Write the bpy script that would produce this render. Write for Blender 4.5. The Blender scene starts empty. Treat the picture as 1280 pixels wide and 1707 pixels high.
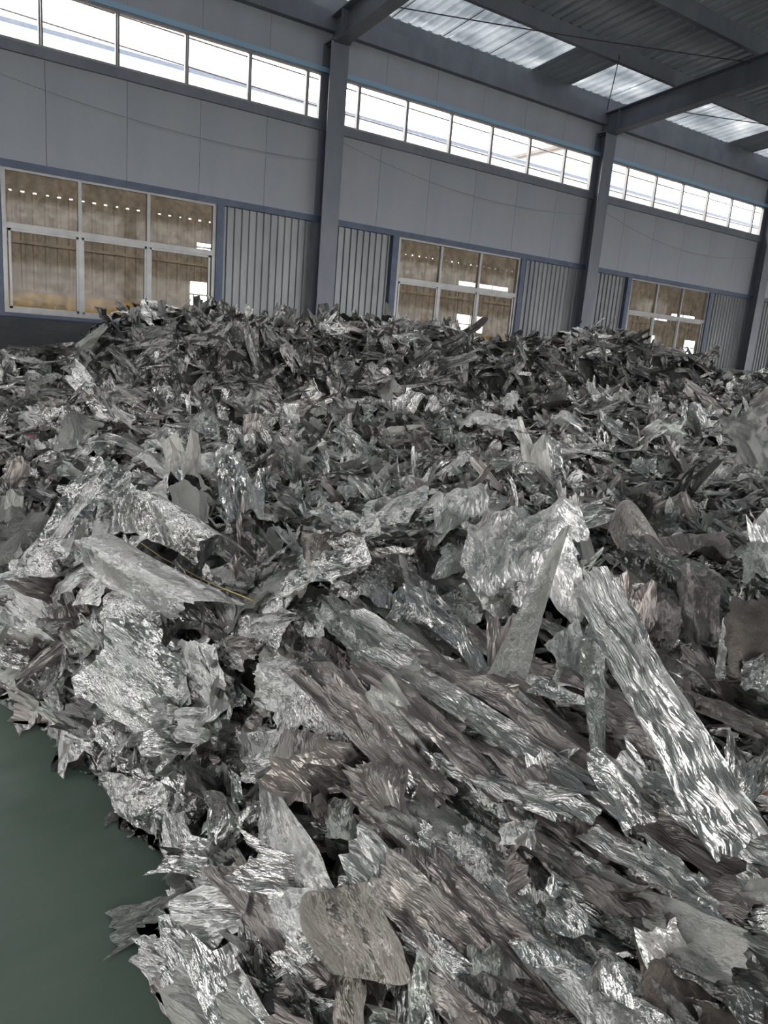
import bpy, math
import numpy as np
from mathutils import Matrix, Vector
S = bpy.context.scene
COL = S.collection
RNG = np.random.default_rng(7)

# ---------------------------------------------------------------- camera
CH = 1.4
CR = np.array([0.8339992, -0.5458664, 0.08046863])
CU = np.array([0.05709265, 0.23042907, 0.97141282])
CF = np.array([0.54880394, 0.80556335, -0.22334263])
FPX = 1236.9
cam = bpy.data.cameras.new('camera'); camo = bpy.data.objects.new('camera', cam); COL.objects.link(camo)
camo.matrix_world = Matrix(((CR[0], CU[0], -CF[0], 0), (CR[1], CU[1], -CF[1], 0), (CR[2], CU[2], -CF[2], CH), (0, 0, 0, 1)))
cam.sensor_fit = 'HORIZONTAL'; cam.sensor_width = 36; cam.lens = FPX / 1280 * 36
cam.clip_start = 0.02; cam.clip_end = 500
S.camera = camo

# ---------------------------------------------------------------- sky and light
w = bpy.data.worlds.new('sky'); S.world = w; w.use_nodes = True
bg = w.node_tree.nodes['Background']
bg.inputs[0].default_value = (1.0, 0.985, 0.965, 1); bg.inputs[1].default_value = 7.0
S.view_settings.view_transform = 'Standard'; S.view_settings.look = 'None'
S.view_settings.gamma = 1; S.view_settings.use_curve_mapping = False
S.view_settings.exposure = 0.35
S.cycles.max_bounces = 8; S.cycles.diffuse_bounces = 4; S.cycles.glossy_bounces = 4
S.cycles.transparent_max_bounces = 12; S.cycles.sample_clamp_indirect = 6
S.cycles.use_denoising = True
S.cycles.caustics_reflective = False; S.cycles.caustics_refractive = False
def area(name, loc, size, power, col, direction):
    l = bpy.data.lights.new(name, 'AREA'); l.shape = 'RECTANGLE'; l.size, l.size_y = size
    l.energy = power; l.color = col
    o = bpy.data.objects.new(name, l); COL.objects.link(o); o.location = loc
    o.rotation_euler = Vector(direction).to_track_quat('-Z', 'Y').to_euler()
    return o
# added fill lights, no real lamps, to brighten the neighbouring hall
for lx in (2.5, 9.0, 16.0, 24.0):
    area('hall_fill', (lx, 12.6, 4.3), (3.0, .5), 130, (1, .93, .82), (0, 1, -.25))

# ---------------------------------------------------------------- node materials
def mat(name, base=(.5, .5, .5), rough=.5, metal=0., spec=.5):
    m = bpy.data.materials.new(name); m.use_nodes = True
    b = m.node_tree.nodes['Principled BSDF']
    b.inputs['Base Color'].default_value = (*base, 1); b.inputs['Roughness'].default_value = rough
    b.inputs['Metallic'].default_value = metal; b.inputs['Specular IOR Level'].default_value = spec
    return m
def N(m, t, **kw):
    n = m.node_tree.nodes.new(t)
    for k, v in kw.items():
        if k in n.inputs: n.inputs[k].default_value = v
        else: setattr(n, k, v)
    return n
def L(m, a, b): m.node_tree.links.new(a, b)
def ramp(m, src, stops):
    r = N(m, 'ShaderNodeValToRGB'); L(m, src, r.inputs[0]); e = r.color_ramp.elements
    while len(e) < len(stops): e.new(.5)
    for i, (p, c) in enumerate(stops):
        e[i].position = p; e[i].color = (*c, 1) if len(c) == 3 else c
    return r.outputs[0]
def mottled(name, c0, c1, scale, rough=.6, metal=0., stretch=(1, 1, 1), bump=0., spec=.4):
    m = mat(name, c0, rough, metal, spec); b = m.node_tree.nodes['Principled BSDF']
    tc = N(m, 'ShaderNodeTexCoord'); mp = N(m, 'ShaderNodeMapping'); mp.inputs['Scale'].default_value = stretch
    L(m, tc.outputs['Object'], mp.inputs[0])
    n = N(m, 'ShaderNodeTexNoise', Scale=scale, Detail=5., Roughness=.6); L(m, mp.outputs[0], n.inputs['Vector'])
    L(m, ramp(m, n.outputs[0], [(.3, c0), (.7, c1)]), b.inputs['Base Color'])
    if bump:
        bp = N(m, 'ShaderNodeBump', Strength=bump, Distance=.01); L(m, n.outputs[0], bp.inputs['Height']); L(m, bp.outputs[0], b.inputs['Normal'])
    return m
M = {}
M['panel'] = mottled('painted_panel', (.25, .268, .305), (.31, .326, .362), .9, .5, 0, (1, 1, .35))
M['panel_corr'] = mottled('ribbed_sheet', (.14, .148, .158), (.22, .228, .236), 1.6, .38, .35, (1.6, 1, .5))
M['steel'] = mottled('painted_steel', (.115, .128, .16), (.165, .18, .212), 3, .42, .1, (1, 1, .4))
M['blue'] = mottled('blue_painted_steel', (.045, .07, .12), (.085, .11, .17), 4, .45)
M['trimblue'] = mat('pale_blue_trim', (.22, .36, .50), .4)
M['alu'] = mottled('window_aluminium', (.22, .225, .23), (.30, .30, .30), 6, .35, .4)
M['roof'] = mottled('roof_sheet', (.50, .53, .58), (.60, .63, .68), 1.2, .4, .15, (1, 1, 1))
M['plinth'] = mottled('dark_plinth_render', (.045, .052, .06), (.075, .082, .09), 2.5, .8, 0, (1, 1, 3), .3)
M['floor'] = mottled('green_floor_paint', (.12, .185, .145), (.17, .215, .18), 2.2, .42, 0, (1, 2.5, 1), .05)
M['tan'] = mottled('tan_corrugated_sheet', (.21, .175, .135), (.27, .23, .18), 1.0, .6, 0, (1, 1, .5))
M['yellow'] = mottled('yellow_lower_wall', (.34, .22, .055), (.44, .30, .085), 1.2, .7, 0, (1, 1, 2))
M['white'] = mat('white_frame', (.7, .7, .7), .5)
M['black'] = mat('black_cable', (.03, .03, .035), .5)
M['wire'] = mat('grey_wire', (.16, .15, .15), .5)
M['rust'] = mottled('weathered_roof_sheet', (.115, .115, .115), (.10, .075, .055), 1.8, .7, 0, (1, 1, 1))
M['ridge'] = mat('blue_ridge_cap', (.045, .065, .10), .5)
M['conc'] = mottled('yard_concrete', (.3, .3, .29), (.38, .37, .35), .5, .9)
M['white_wall'] = mat('whitewashed_wall', (.55, .55, .53), .8)
def glass(name, dust, dcol, grime=False):
    m = bpy.data.materials.new(name); m.use_nodes = True; nt = m.node_tree
    nt.nodes.remove(nt.nodes['Principled BSDF']); out = nt.nodes['Material Output']
    tr = N(m, 'ShaderNodeBsdfTransparent'); di = N(m, 'ShaderNodeBsdfDiffuse'); di.inputs[0].default_value = (*dcol, 1)
    tl = N(m, 'ShaderNodeBsdfTranslucent'); tl.inputs[0].default_value = (*dcol, 1)
    gl = N(m, 'ShaderNodeBsdfGlossy'); gl.inputs['Roughness'].default_value = .05
    m1 = N(m, 'ShaderNodeMixShader'); m1.inputs[0].default_value = .5; L(m, di.outputs[0], m1.inputs[1]); L(m, tl.outputs[0], m1.inputs[2])
    m2 = N(m, 'ShaderNodeMixShader'); L(m, tr.outputs[0], m2.inputs[1]); L(m, m1.outputs[0], m2.inputs[2])
    tc = N(m, 'ShaderNodeTexCoord'); n = N(m, 'ShaderNodeTexNoise', Scale=5., Detail=6., Roughness=.7); L(m, tc.outputs['Object'], n.inputs['Vector'])
    L(m, ramp(m, n.outputs[0], [(.4, (dust * .5,) * 3), (.72, (dust * 1.9,) * 3)]), m2.inputs[0])
    m3 = N(m, 'ShaderNodeMixShader'); m3.inputs[0].default_value = .01; L(m, m2.outputs[0], m3.inputs[1]); L(m, gl.outputs[0], m3.inputs[2])
    L(m, m3.outputs[0], out.inputs[0])
    return m
M['glass'] = glass('dusty_glass', .30, (.27, .25, .215))
M['skyglass'] = glass('streaked_high_glass', .035, (.6, .58, .55))
def skylight():
    m = bpy.data.materials.new('translucent_rooflight'); m.use_nodes = True; nt = m.node_tree
    nt.nodes.remove(nt.nodes['Principled BSDF']); out = nt.nodes['Material Output']
    tl = N(m, 'ShaderNodeBsdfTranslucent'); gl = N(m, 'ShaderNodeBsdfGlossy'); gl.inputs['Roughness'].default_value = .3
    gl.inputs[0].default_value = (.6, .63, .66, 1)
    tc = N(m, 'ShaderNodeTexCoord'); mp = N(m, 'ShaderNodeMapping'); mp.inputs['Scale'].default_value = (.55, 1.2, 1); L(m, tc.outputs['Object'], mp.inputs[0])
    n = N(m, 'ShaderNodeTexNoise', Scale=1.6, Detail=4.); L(m, mp.outputs[0], n.inputs['Vector'])
    L(m, ramp(m, n.outputs[0], [(.35, (.05, .058, .066)), (.62, (.125, .135, .145)), (.75, (.24, .25, .26))]), tl.inputs[0])
    mx = N(m, 'ShaderNodeMixShader'); mx.inputs[0].default_value = .35; L(m, tl.outputs[0], mx.inputs[1]); L(m, gl.outputs[0], mx.inputs[2])
    L(m, mx.outputs[0], out.inputs[0]); return m
M['rooflight'] = skylight()

def film(name, base, metal, rough, warm=None, bump=1.0, milky=0., stretch=(1.8, .9, 1)):
    """thin metallised plastic film: crinkled all over, finely creased along its length"""
    m = mat(name, base, rough, metal, .5); b = m.node_tree.nodes['Principled BSDF']
    uv = N(m, 'ShaderNodeUVMap')
    wn = N(m, 'ShaderNodeTexNoise', Scale=9., Detail=2.); L(m, uv.outputs[0], wn.inputs['Vector'])
    wm = N(m, 'ShaderNodeVectorMath', operation='SCALE'); wm.inputs['Scale'].default_value = .05; L(m, wn.outputs['Color'], wm.inputs[0])
    wa = N(m, 'ShaderNodeVectorMath', operation='ADD'); L(m, uv.outputs[0], wa.inputs[0]); L(m, wm.outputs[0], wa.inputs[1])
    mp = N(m, 'ShaderNodeMapping'); mp.inputs['Scale'].default_value = stretch; L(m, wa.outputs[0], mp.inputs[0])
    vo = N(m, 'ShaderNodeTexVoronoi', Scale=150., feature='F1'); L(m, mp.outputs[0], vo.inputs['Vector'])
    n1 = N(m, 'ShaderNodeTexNoise', Scale=34., Detail=5., Roughness=.7); L(m, mp.outputs[0], n1.inputs['Vector'])
    rid = N(m, 'ShaderNodeMath', operation='SUBTRACT'); L(m, n1.outputs[0], rid.inputs[0]); rid.inputs[1].default_value = .5
    ab = N(m, 'ShaderNodeMath', operation='ABSOLUTE'); L(m, rid.outputs[0], ab.inputs[0])
    mul = N(m, 'ShaderNodeMath', operation='MULTIPLY_ADD'); L(m, ab.outputs[0], mul.inputs[0]); mul.inputs[1].default_value = 4.5; L(m, vo.outputs['Distance'], mul.inputs[2])
    geo = N(m, 'ShaderNodeNewGeometry'); acc = geo.outputs['Normal']
    for sc_, amp in ((30., .55 * bump), (85., .75 * bump), (210., .5 * bump)):
        vf = N(m, 'ShaderNodeTexVoronoi', Scale=sc_, feature='F1'); L(m, mp.outputs[0], vf.inputs['Vector'])
        sb = N(m, 'ShaderNodeVectorMath', operation='SUBTRACT'); L(m, vf.outputs['Color'], sb.inputs[0]); sb.inputs[1].default_value = (.5, .5, .5)
        ml = N(m, 'ShaderNodeVectorMath', operation='SCALE'); L(m, sb.outputs[0], ml.inputs[0]); ml.inputs['Scale'].default_value = amp
        ad = N(m, 'ShaderNodeVectorMath', operation='ADD'); L(m, acc, ad.inputs[0]); L(m, ml.outputs[0], ad.inputs[1]); acc = ad.outputs[0]
    nz = N(m, 'ShaderNodeVectorMath', operation='NORMALIZE'); L(m, acc, nz.inputs[0])
    bp = N(m, 'ShaderNodeBump', Strength=.8, Distance=.0018); L(m, mul.outputs[0], bp.inputs['Height']); L(m, nz.outputs[0], bp.inputs['Normal']); L(m, bp.outputs[0], b.inputs['Normal'])
    # worn or dirty blotches that belong to the film
    n2 = N(m, 'ShaderNodeTexNoise', Scale=7., Detail=4.); L(m, uv.outputs[0], n2.inputs['Vector'])
    c2 = warm or tuple(c * .72 for c in base)
    L(m, ramp(m, n2.outputs[0], [(.38, base), (.66, c2)]), b.inputs['Base Color'])
    L(m, ramp(m, n2.outputs[0], [(.3, (rough,) * 3), (.7, (min(1, rough + .15),) * 3)]), b.inputs['Roughness'])
    if milky:
        out = m.node_tree.nodes['Material Output']
        tl = N(m, 'ShaderNodeBsdfTranslucent'); tl.inputs[0].default_value = (*[min(1, c * 1.1) for c in base], 1)
        tp = N(m, 'ShaderNodeBsdfTransparent'); mx = N(m, 'ShaderNodeMixShader'); mx.inputs[0].default_value = .35
        L(m, tl.outputs[0], mx.inputs[1]); L(m, tp.outputs[0], mx.inputs[2])
        m2 = N(m, 'ShaderNodeMixShader'); m2.inputs[0].default_value = milky
        L(m, b.outputs[0], m2.inputs[1]); L(m, mx.outputs[0], m2.inputs[2]); L(m, m2.outputs[0], out.inputs[0])
    return m
M['silver'] = film('silver_film', (.78, .775, .76), .95, .17)
M['pale'] = film('pale_silver_film', (.84, .83, .81), .68, .22, bump=.9)
M['rosy'] = film('rosy_grey_film', (.455, .42, .40), .82, .25, (.34, .30, .285), .85, 0., (2.3, .42, 1))
M['strand'] = film('streaked_silver_film', (.72, .715, .70), .93, .18, None, .95, 0., (2.4, .32, 1))
M['beige'] = film('beige_film', (.50, .465, .425), .76, .26, (.38, .345, .315), .85)
M['milky'] = film('milky_film', (.56, .555, .52), .40, .28, (.44, .44, .41), .5, .25)
M['green'] = film('green_grey_film', (.56, .575, .54), .8, .22, (.42, .44, .405), .9)
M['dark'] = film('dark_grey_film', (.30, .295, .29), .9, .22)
M['brown'] = film('dull_brown_film', (.20, .175, .155), .15, .6, (.15, .125, .11), .4)
M['core'] = mottled('shaded_film_core', (.045, .045, .045), (.13, .13, .125), 14, .5, .6, (1, 1, 1), 1.)  # coloured dark so the gaps between sheets look shaded
M['cord'] = mottled('yellow_twine', (.50, .38, .10), (.62, .52, .22), 60, .5)
M['clay'] = mottled('orange_red_plastic', (.48, .13, .07), (.58, .20, .12), 6, .45)
M['red'] = mat('red_scrap', (.42, .06, .07), .5)

# ---------------------------------------------------------------- object helpers
def tag(o, label=None, cat=None, group=None, kind=None):
    for k, v in (('label', label), ('category', cat), ('group', group), ('kind', kind)):
        if v: o[k] = v
    return o
def empty(name, loc=(0, 0, 0)):
    o = bpy.data.objects.new(name, None); COL.objects.link(o); o.location = loc; o.empty_display_size = .1
    return o
class MB:
    def __init__(s): s.v = []; s.f = []
    def box(s, x0, x1, y0, y1, z0, z1):
        b = len(s.v)
        s.v += [(x, y, z) for z in (z0, z1) for y in (y0, y1) for x in (x0, x1)]
        s.f += [[b + i for i in q] for q in ((0, 2, 3, 1), (4, 5, 7, 6), (0, 1, 5, 4), (2, 6, 7, 3), (0, 4, 6, 2), (1, 3, 7, 5))]
        return s
    def prism(s, prof, a, b, axis='x', shear=None):
        """extrude a closed 2-D profile from a to b along an axis; shear(t)->offset in z"""
        k = len(s.v); n = len(prof)
        for t in (a, b):
            for p, q in prof:
                if axis == 'x': s.v.append((t, p, q))
                elif axis == 'y': s.v.append((p, t, q + (shear(t) if shear else 0)))
                else: s.v.append((p, q, t))
        for i in range(n):
            j = (i + 1) % n; s.f.append([k + i, k + j, k + n + j, k + n + i])
        s.f.append([k + i for i in range(n)][::-1]); s.f.append([k + n + i for i in range(n)])
        return s
    def tube(s, pts, r, n=6):
        pts = [Vector(p) for p in pts]; k = len(s.v)
        for i, p in enumerate(pts):
            d = (pts[min(i + 1, len(pts) - 1)] - pts[max(i - 1, 0)]).normalized()
            a = d.cross(Vector((0, 0, 1)) if abs(d.z) < .9 else Vector((1, 0, 0))).normalized(); b = d.cross(a)
            for j in range(n):
                t = 2 * math.pi * j / n; s.v.append(tuple(p + r * (math.cos(t) * a + math.sin(t) * b)))
        for i in range(len(pts) - 1):
            for j in range(n):
                s.f.append([k + i * n + j, k + i * n + (j + 1) % n, k + (i + 1) * n + (j + 1) % n, k + (i + 1) * n + j])
        s.f.append([k + j for j in range(n)][::-1]); s.f.append([k + (len(pts) - 1) * n + j for j in range(n)])
        return s
    def build(s, name, m, parent=None):
        me = bpy.data.meshes.new(name); me.from_pydata(s.v, [], s.f); me.update()
        o = bpy.data.objects.new(name, me); COL.objects.link(o); me.materials.append(m)
        if parent is not None: o.parent = parent
        return o
def ribbed(x0, x1, z0, z1, y, pitch=.115, depth=.025, flip=1):
    """vertical trapezoid-rib sheet standing in the wall plane, 8 mm thick"""
    prof = []; n = max(1, round((x1 - x0) / pitch)); p = (x1 - x0) / n
    for i in range(n):
        a = x0 + i * p
        prof += [(a, y), (a + p * .55, y), (a + p * .65, y - depth * flip), (a + p * .9, y - depth * flip)]
    prof.append((x1, y))
    back = [(a, b + .008) for a, b in prof][::-1]
    return MB().prism(prof + back, z0, z1, 'z')

# ---------------------------------------------------------------- the hall
WY = 11.0; Z_SILL = 1.38; Z_HEAD = 3.13; Z_TR = 2.45; Z_CB = 4.57; Z_CT = 5.245
BAY = 6.0; COLX = [-6.14, -.14, 5.86, 11.86, 17.86, 23.86, 29.86]
fl = MB().box(-14, 42, -9, 11, -.15, 0).build('floor', M['floor']); tag(fl, kind='structure')
yd = MB().box(-60, 120, -60, 90, -.30, -.16).build('yard_ground', M['conc']); tag(yd, kind='structure')
wall = empty('wall_back', (0, 0, 0)); tag(wall, kind='structure')
MB().box(-14, 42, WY - .02, WY + .24, 0, Z_SILL - .05).build('plinth', M['plinth'], wall)
MB().box(-14, 42, WY - .07, WY + .26, Z_SILL - .05, Z_SILL).build('sill_band', M['blue'], wall)
MB().box(-14, 42, WY - .05, WY + .06, Z_HEAD, Z_HEAD + .09).build('girt', M['blue'], wall)
MB().box(-14, 42, WY - .05, WY + .06, Z_CB - .12, Z_CB).build('girt', M['steel'], wall)
MB().box(-14, 42, WY - .05, WY + .06, Z_CT, Z_CT + .07).build('girt', M['trimblue'], wall)
MB().box(-14, 42, WY - .12, WY + .02, 5.80, 6.06).build('eave_band', M['steel'], wall)  # steel-coloured band protruding along the top of the wall
def shared(name, mb, m, parent, offs):
    o = mb.build(name, m, parent); o.location = offs[0]
    for f in offs[1:]:
        c = o.copy(); COL.objects.link(c); c.parent = parent; c.location = f
for bi, cx in enumerate(COLX[:-1]):
    # smooth insulated panels above the girt and above the high windows, narrow recessed joints between
    x0, x1 = cx, cx + BAY; n = 6; wd = (x1 - x0) / n
    shared('wall_panel', MB().prism([(.001, .004), (.004, 0), (wd - .004, 0), (wd - .001, .004), (wd - .001, .08), (.001, .08)], Z_HEAD + .09, Z_CB - .12, 'z'), M['panel'], wall, [(x0 + i * wd, WY, 0) for i in range(n)])
    shared('upper_panel', MB().prism([(.001, .004), (.004, 0), (wd - .004, 0), (wd - .001, .004), (wd - .001, .08), (.001, .08)], Z_CT + .07, 6.32, 'z'), M['panel'], wall, [(x0 + i * wd, WY, 0) for i in range(n)])
    wl, wr = cx + 1.48, cx + 4.24
    ribbed(cx, wl - .16, Z_SILL, Z_HEAD, WY + .03).build('ribbed_panel', M['panel_corr'], wall)
    ribbed(wr + .13, x1, Z_SILL, Z_HEAD, WY + .03).build('ribbed_panel', M['panel_corr'], wall)
    MB().box(wl - .15, wl - .03, WY - .06, WY + .08, Z_SILL, Z_HEAD).build('jamb_post', M['blue'], wall)
    MB().box(wr + .02, wr + .13, WY - .06, WY + .08, Z_SILL, Z_HEAD).build('jamb_post', M['blue'], wall)
winn = 0
for bi, cx in enumerate(COLX[:-1]):
    winn += 1
    wl, wr = cx + 1.48, cx + 4.24
    root = empty('window_%d' % winn, (wl, WY, Z_SILL)); tag(root, kind='structure')
    W = wr - wl; Hh = Z_HEAD - Z_SILL; t = Z_TR - Z_SILL
    fr = MB().box(-.02, .03, -.03, .04, 0, Hh).box(W - .03, W + .02, -.03, .04, 0, Hh).box(.03, W - .03, -.03, .04, 0, .05).box(.03, W - .03, -.03, .04, Hh - .03, Hh)
    fr.build('window_frame', M['alu'], root)
    MB().box(.03, W - .03, -.035, .03, t - .035, t + .035).build('transom', M['alu'], root)
    ms = [W * .33, W * .655]
    for mx in ms:
        MB().box(mx - .022, mx + .022, -.03, .03, .05, Hh - .03).build('mullion', M['alu'], root)
    # sliding lower sashes with their own thin frames
    xs = [.03] + ms + [W - .03]
    for k in range(3):
        a, b = xs[k] + .02, xs[k + 1] - .02
        s = MB().box(a, a + .03, -.02, .02, .05, t - .035).box(b - .03, b, -.02, .02, .05, t - .035).box(a, b, -.02, .02, .05, .08).box(a, b, -.02, .02, t - .065, t - .035)
        s.build('sash', M['alu'], root)
        MB().box(a + .02, b - .02, -.003, .003, .07, t - .05).build('pane', M['glass'], root)
        MB().box(a - .01, b + .01, .007, .013, t + .03, Hh - .02).build('pane', M['glass'], root)
for bi, cx in enumerate(COLX[:-1]):
    winn += 1
    off = {1: 1.96, 2: .519, 3: .897}.get(bi, .7)
    xm = []
    x = cx + off
    while x > cx + .25: x -= .914
    x += .914
    while x < cx + BAY - .2: xm.append(x); x += .914
    root = empty('window_%d' % winn, (cx, WY, Z_CB)); tag(root, kind='structure')
    Hh = Z_CT - Z_CB
    MB().box(.17, 5.83, -.03, .04, 0, .03).box(.17, 5.83, -.03, .04, Hh - .03, Hh).box(.15, .18, -.03, .04, 0, Hh).box(5.82, 5.85, -.03, .04, 0, Hh).build('window_frame', M['alu'], root)
    xs = [.16] + [q - cx for q in xm] + [5.84]
    for q in xs[1:-1]:
        MB().box(q - .026, q - .004, -.028, .03, .03, Hh - .03).box(q + .004, q + .026, -.02, .034, .03, Hh - .03).build('mullion', M['alu'], root)
    for a, b in zip(xs[:-1], xs[1:]):
        MB().box(a + .01, b - .01, -.003, .003, .02, Hh - .02).build('pane', M['skyglass'], root)

# steel columns: H sections with base plate, and rafters on top of them
def rz(y): return 5.60 + .09 * (10.8 - y)
names = ['beyond the left edge, behind the pile', 'first', '', '', '', '', '']
clab = {2: 'grey steel H column between the two leftmost large windows', 3: 'grey steel H column right of the middle window, rising behind the heap',
        4: 'grey steel H column nearest the right edge of the photo'}
rlab = {2: 'grey steel roof rafter springing from the leftmost column', 3: 'grey steel roof rafter crossing under the bright rooflights at upper right', 4: 'grey steel roof rafter farthest right, over the right edge column'}
for i, cx in enumerate(COLX):
    root = empty('steel_column', (cx, WY - .12, 0))
    tag(root, clab.get(i) or ('grey steel H column of the back wall %s' % {0: 'two bays left of the view', 1: 'just left of the view', 5: 'just right of the view', 6: 'two bays right of the view'}.get(i, '')), 'column', 'steel columns of the back wall')
    MB().box(-.15, .15, -.14, -.125, 0, 5.62).box(-.15, .15, .10, .115, 0, 5.62).box(-.006, .006, -.125, .10, 0, 5.62).build('shaft', M['steel'], root)
    MB().box(-.2, .2, -.2, .12, 0, .02).build('base_plate', M['steel'], root)
    MB().box(-.15, .15, -.2, .115, 5.62, 5.64).build('cap_plate', M['steel'], root)
    r = empty('roof_rafter', (cx, 0, 0)); tag(r, rlab.get(i) or ('grey steel roof rafter %s' % {0: 'two bays left of the view', 1: 'just left of the view', 5: 'just right of the view', 6: 'two bays right of the view'}.get(i, '')), 'beam', 'steel roof rafters')
    y1 = 11.0
    for nm, (xa, xb, za, zb) in (('bottom_flange', (-.11, .11, 0, .014)), ('web', (-.005, .005, .014, .38)), ('top_flange', (-.11, .11, .38, .394))):
        MB().prism([(xa, za), (xb, za), (xb, zb), (xa, zb)], -9, y1, 'y', rz).build(nm, M['steel'], r)
    MB().box(-.11, .11, WY - .45, WY - .44, 5.64, 5.99).build('stiffener', M['steel'], r)
# purlins and roof sheets
def zp(y): return 6.05 + .1 * (10.98 - y)
PY = [10.98 - 1.505 * k for k in range(14)]
ceil = empty('ceiling', (0, 0, 0)); tag(ceil, kind='structure')
for k, py in enumerate(PY):
    z = zp(py)
    MB().prism([(py, z), (py + .08, z), (py + .08, z + .02), (py + .006, z + .006), (py + .006, z + .234), (py + .08, z + .234), (py + .08, z + .24), (py, z + .24)], -14, 42, 'x').build('purlin', M['steel'], ceil)
def roofsheet(x0, x1, ya, yb, m, name):
    prof = []; n = max(2, round((x1 - x0) / .2)); p = (x1 - x0) / n
    for i in range(n):
        a = x0 + i * p
        prof += [(a, 0), (a + p * .5, 0), (a + p * .62, .035), (a + p * .88, .035)]
    prof.append((x1, 0))
    if name == 'rooflight':
        # one thin corrugated skin
        k = len(prof); mb = MB(); mb.v = [(a, y, b + zp(y) + .243) for y in (ya, yb) for a, b in prof]
        mb.f = [[i, i + 1, k + i + 1, k + i] for i in range(k - 1)]; mb.build(name, m, ceil); return
    prof += [(a, b + .006) for a, b in prof][::-1]
    MB().prism(prof, ya, yb, 'y', lambda y: zp(y) + .243).build(name, m, ceil)
x = -14.14
while x < 41:
    roofsheet(x - .01, x + 1.01, 11.02, 11.6, M['roof'], 'roof_sheet')
    # a run of translucent sheets beside the eave, opaque where a rafter sits
    lit = abs((x + .5 - 5.86) % 6 - 4.2) > .45
    roofsheet(x - .01, x + 1.01, 9.50, 11.02, M['rooflight'] if lit else M['roof'], 'rooflight' if lit else 'roof_sheet')
    roofsheet(x - .01, x + 1.01, 3.5, 9.56, M['roof'], 'roof_sheet')
    roofsheet(x - .01, x + 1.01, 2.0, 3.5, M['rooflight'], 'rooflight')  # unseen strip over the heap, added for top light and highlights
    roofsheet(x - .01, x + 1.01, -5.5, 2.0, M['roof'], 'roof_sheet')
    roofsheet(x - .01, x + 1.01, -7.0, -5.5, M['rooflight'], 'rooflight')  # another unseen strip, added to give overhead light
    roofsheet(x - .01, x + 1.01, -9.2, -7.0, M['roof'], 'roof_sheet')
    x += 1.0
# unseen walls behind and beside the camera, added for contrast in film reflections: sheeted, with open window bands and wide doorways
def shell(name, boxes):
    mb = MB()
    for q in boxes: mb.box(*q)
    tag(mb.build(name, M['panel'], None), kind='structure')
bx_ = [(-14, 42, -9.2, -9.0, 0, 1.38), (-14, 42, -9.2, -9.0, 5.25, 8.2), (-14, 42, -9.2, -9.0, 3.13, 4.45)]
bx_ = [(-14, -3.5, -9.2, -9.0, 0, 1.38), (2.5, 14, -9.2, -9, 0, 1.38), (20, 42, -9.2, -9, 0, 1.38), (-14, 42, -9.2, -9.0, 5.25, 8.2), (-14, -3.5, -9.2, -9.0, 3.13, 4.45), (2.5, 14, -9.2, -9.0, 3.13, 4.45), (20, 42, -9.2, -9.0, 3.13, 4.45), (-3.5, 2.5, -9.2, -9, 4.1, 4.45), (14, 20, -9.2, -9, 4.1, 4.45)]
for q in (-14, -8.5, -3.6, 2.5, 8, 14, 20, 26, 32, 38, 41.6): bx_.append((q, q + .4, -9.25, -8.95, 0, 8.2))
shell('wall_front', bx_)
shell('wall_left', [(-14.2, -14, -9.2, 2, 0, 8.2), (-14.2, -14, 2, 7, 4.2, 8.2), (-14.2, -14, 7, 11, 0, 8.2)])
shell('wall_right', [(42, 42.2, -9.2, -2, 0, 8.2), (42, 42.2, -2, 4, 4.2, 8.2), (42, 42.2, 4, 11, 0, 8.2)])
# bracing rods and the slack cables
def sag(a, b, s, n=16):
    return [(a[0] + (b[0] - a[0]) * t, a[1] + (b[1] - a[1]) * t, a[2] + (b[2] - a[2]) * t - s * 4 * t * (1 - t)) for t in [i / n for i in range(n + 1)]]
tag(MB().tube(sag((5.9, 10.2, 6.02), (11.8, 8.0, 6.2), .03), .008).build('brace_rod', M['black']), 'thin dark brace rod under the rooflights between the first two rafters', 'rod')
tag(MB().tube(sag((10.2, 9.3, 6.2), (11.7, 10.8, 6.0), .0), .008).build('brace_rod', M['black']), 'thin dark brace rod slanting down to the middle column head', 'rod')
tag(MB().tube(sag((11.9, 10.2, 6.02), (17.8, 8.0, 6.2), .03), .008).build('brace_rod', M['black']), 'thin dark brace rod under the rooflights right of the second rafter', 'rod')
tag(MB().tube(sag((-2, 12.2, 5.75), (24, 12.2, 5.55), .16, 30), .014).build('overhead_wire', M['wire']), 'upper thin wire running outside past the high windows', 'wire')
tag(MB().tube(sag((-2, 12.6, 5.52), (24, 12.6, 5.30), .2, 30), .014).build('overhead_wire', M['wire']), 'lower thin wire running outside past the high windows', 'wire')
tag(MB().tube(sag((-.1, 10.90, 4.42), (5.7, 10.9, 4.0), .22, 24), .003).build('wall_cable', M['steel']), 'thin grey cable drooping across the left wall panels', 'cable')
tag(MB().tube(sag((6, 10.90, 4.35), (11.7, 10.9, 4.15), .25, 24), .003).build('wall_cable', M['steel']), 'thin grey cable drooping across the middle wall panels', 'cable')
tag(MB().tube(sag((12, 10.90, 4.3), (17.7, 10.9, 4.1), .32, 24), .003).build('wall_cable', M['steel']), 'thin grey cable drooping across the right wall panels', 'cable')

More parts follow.
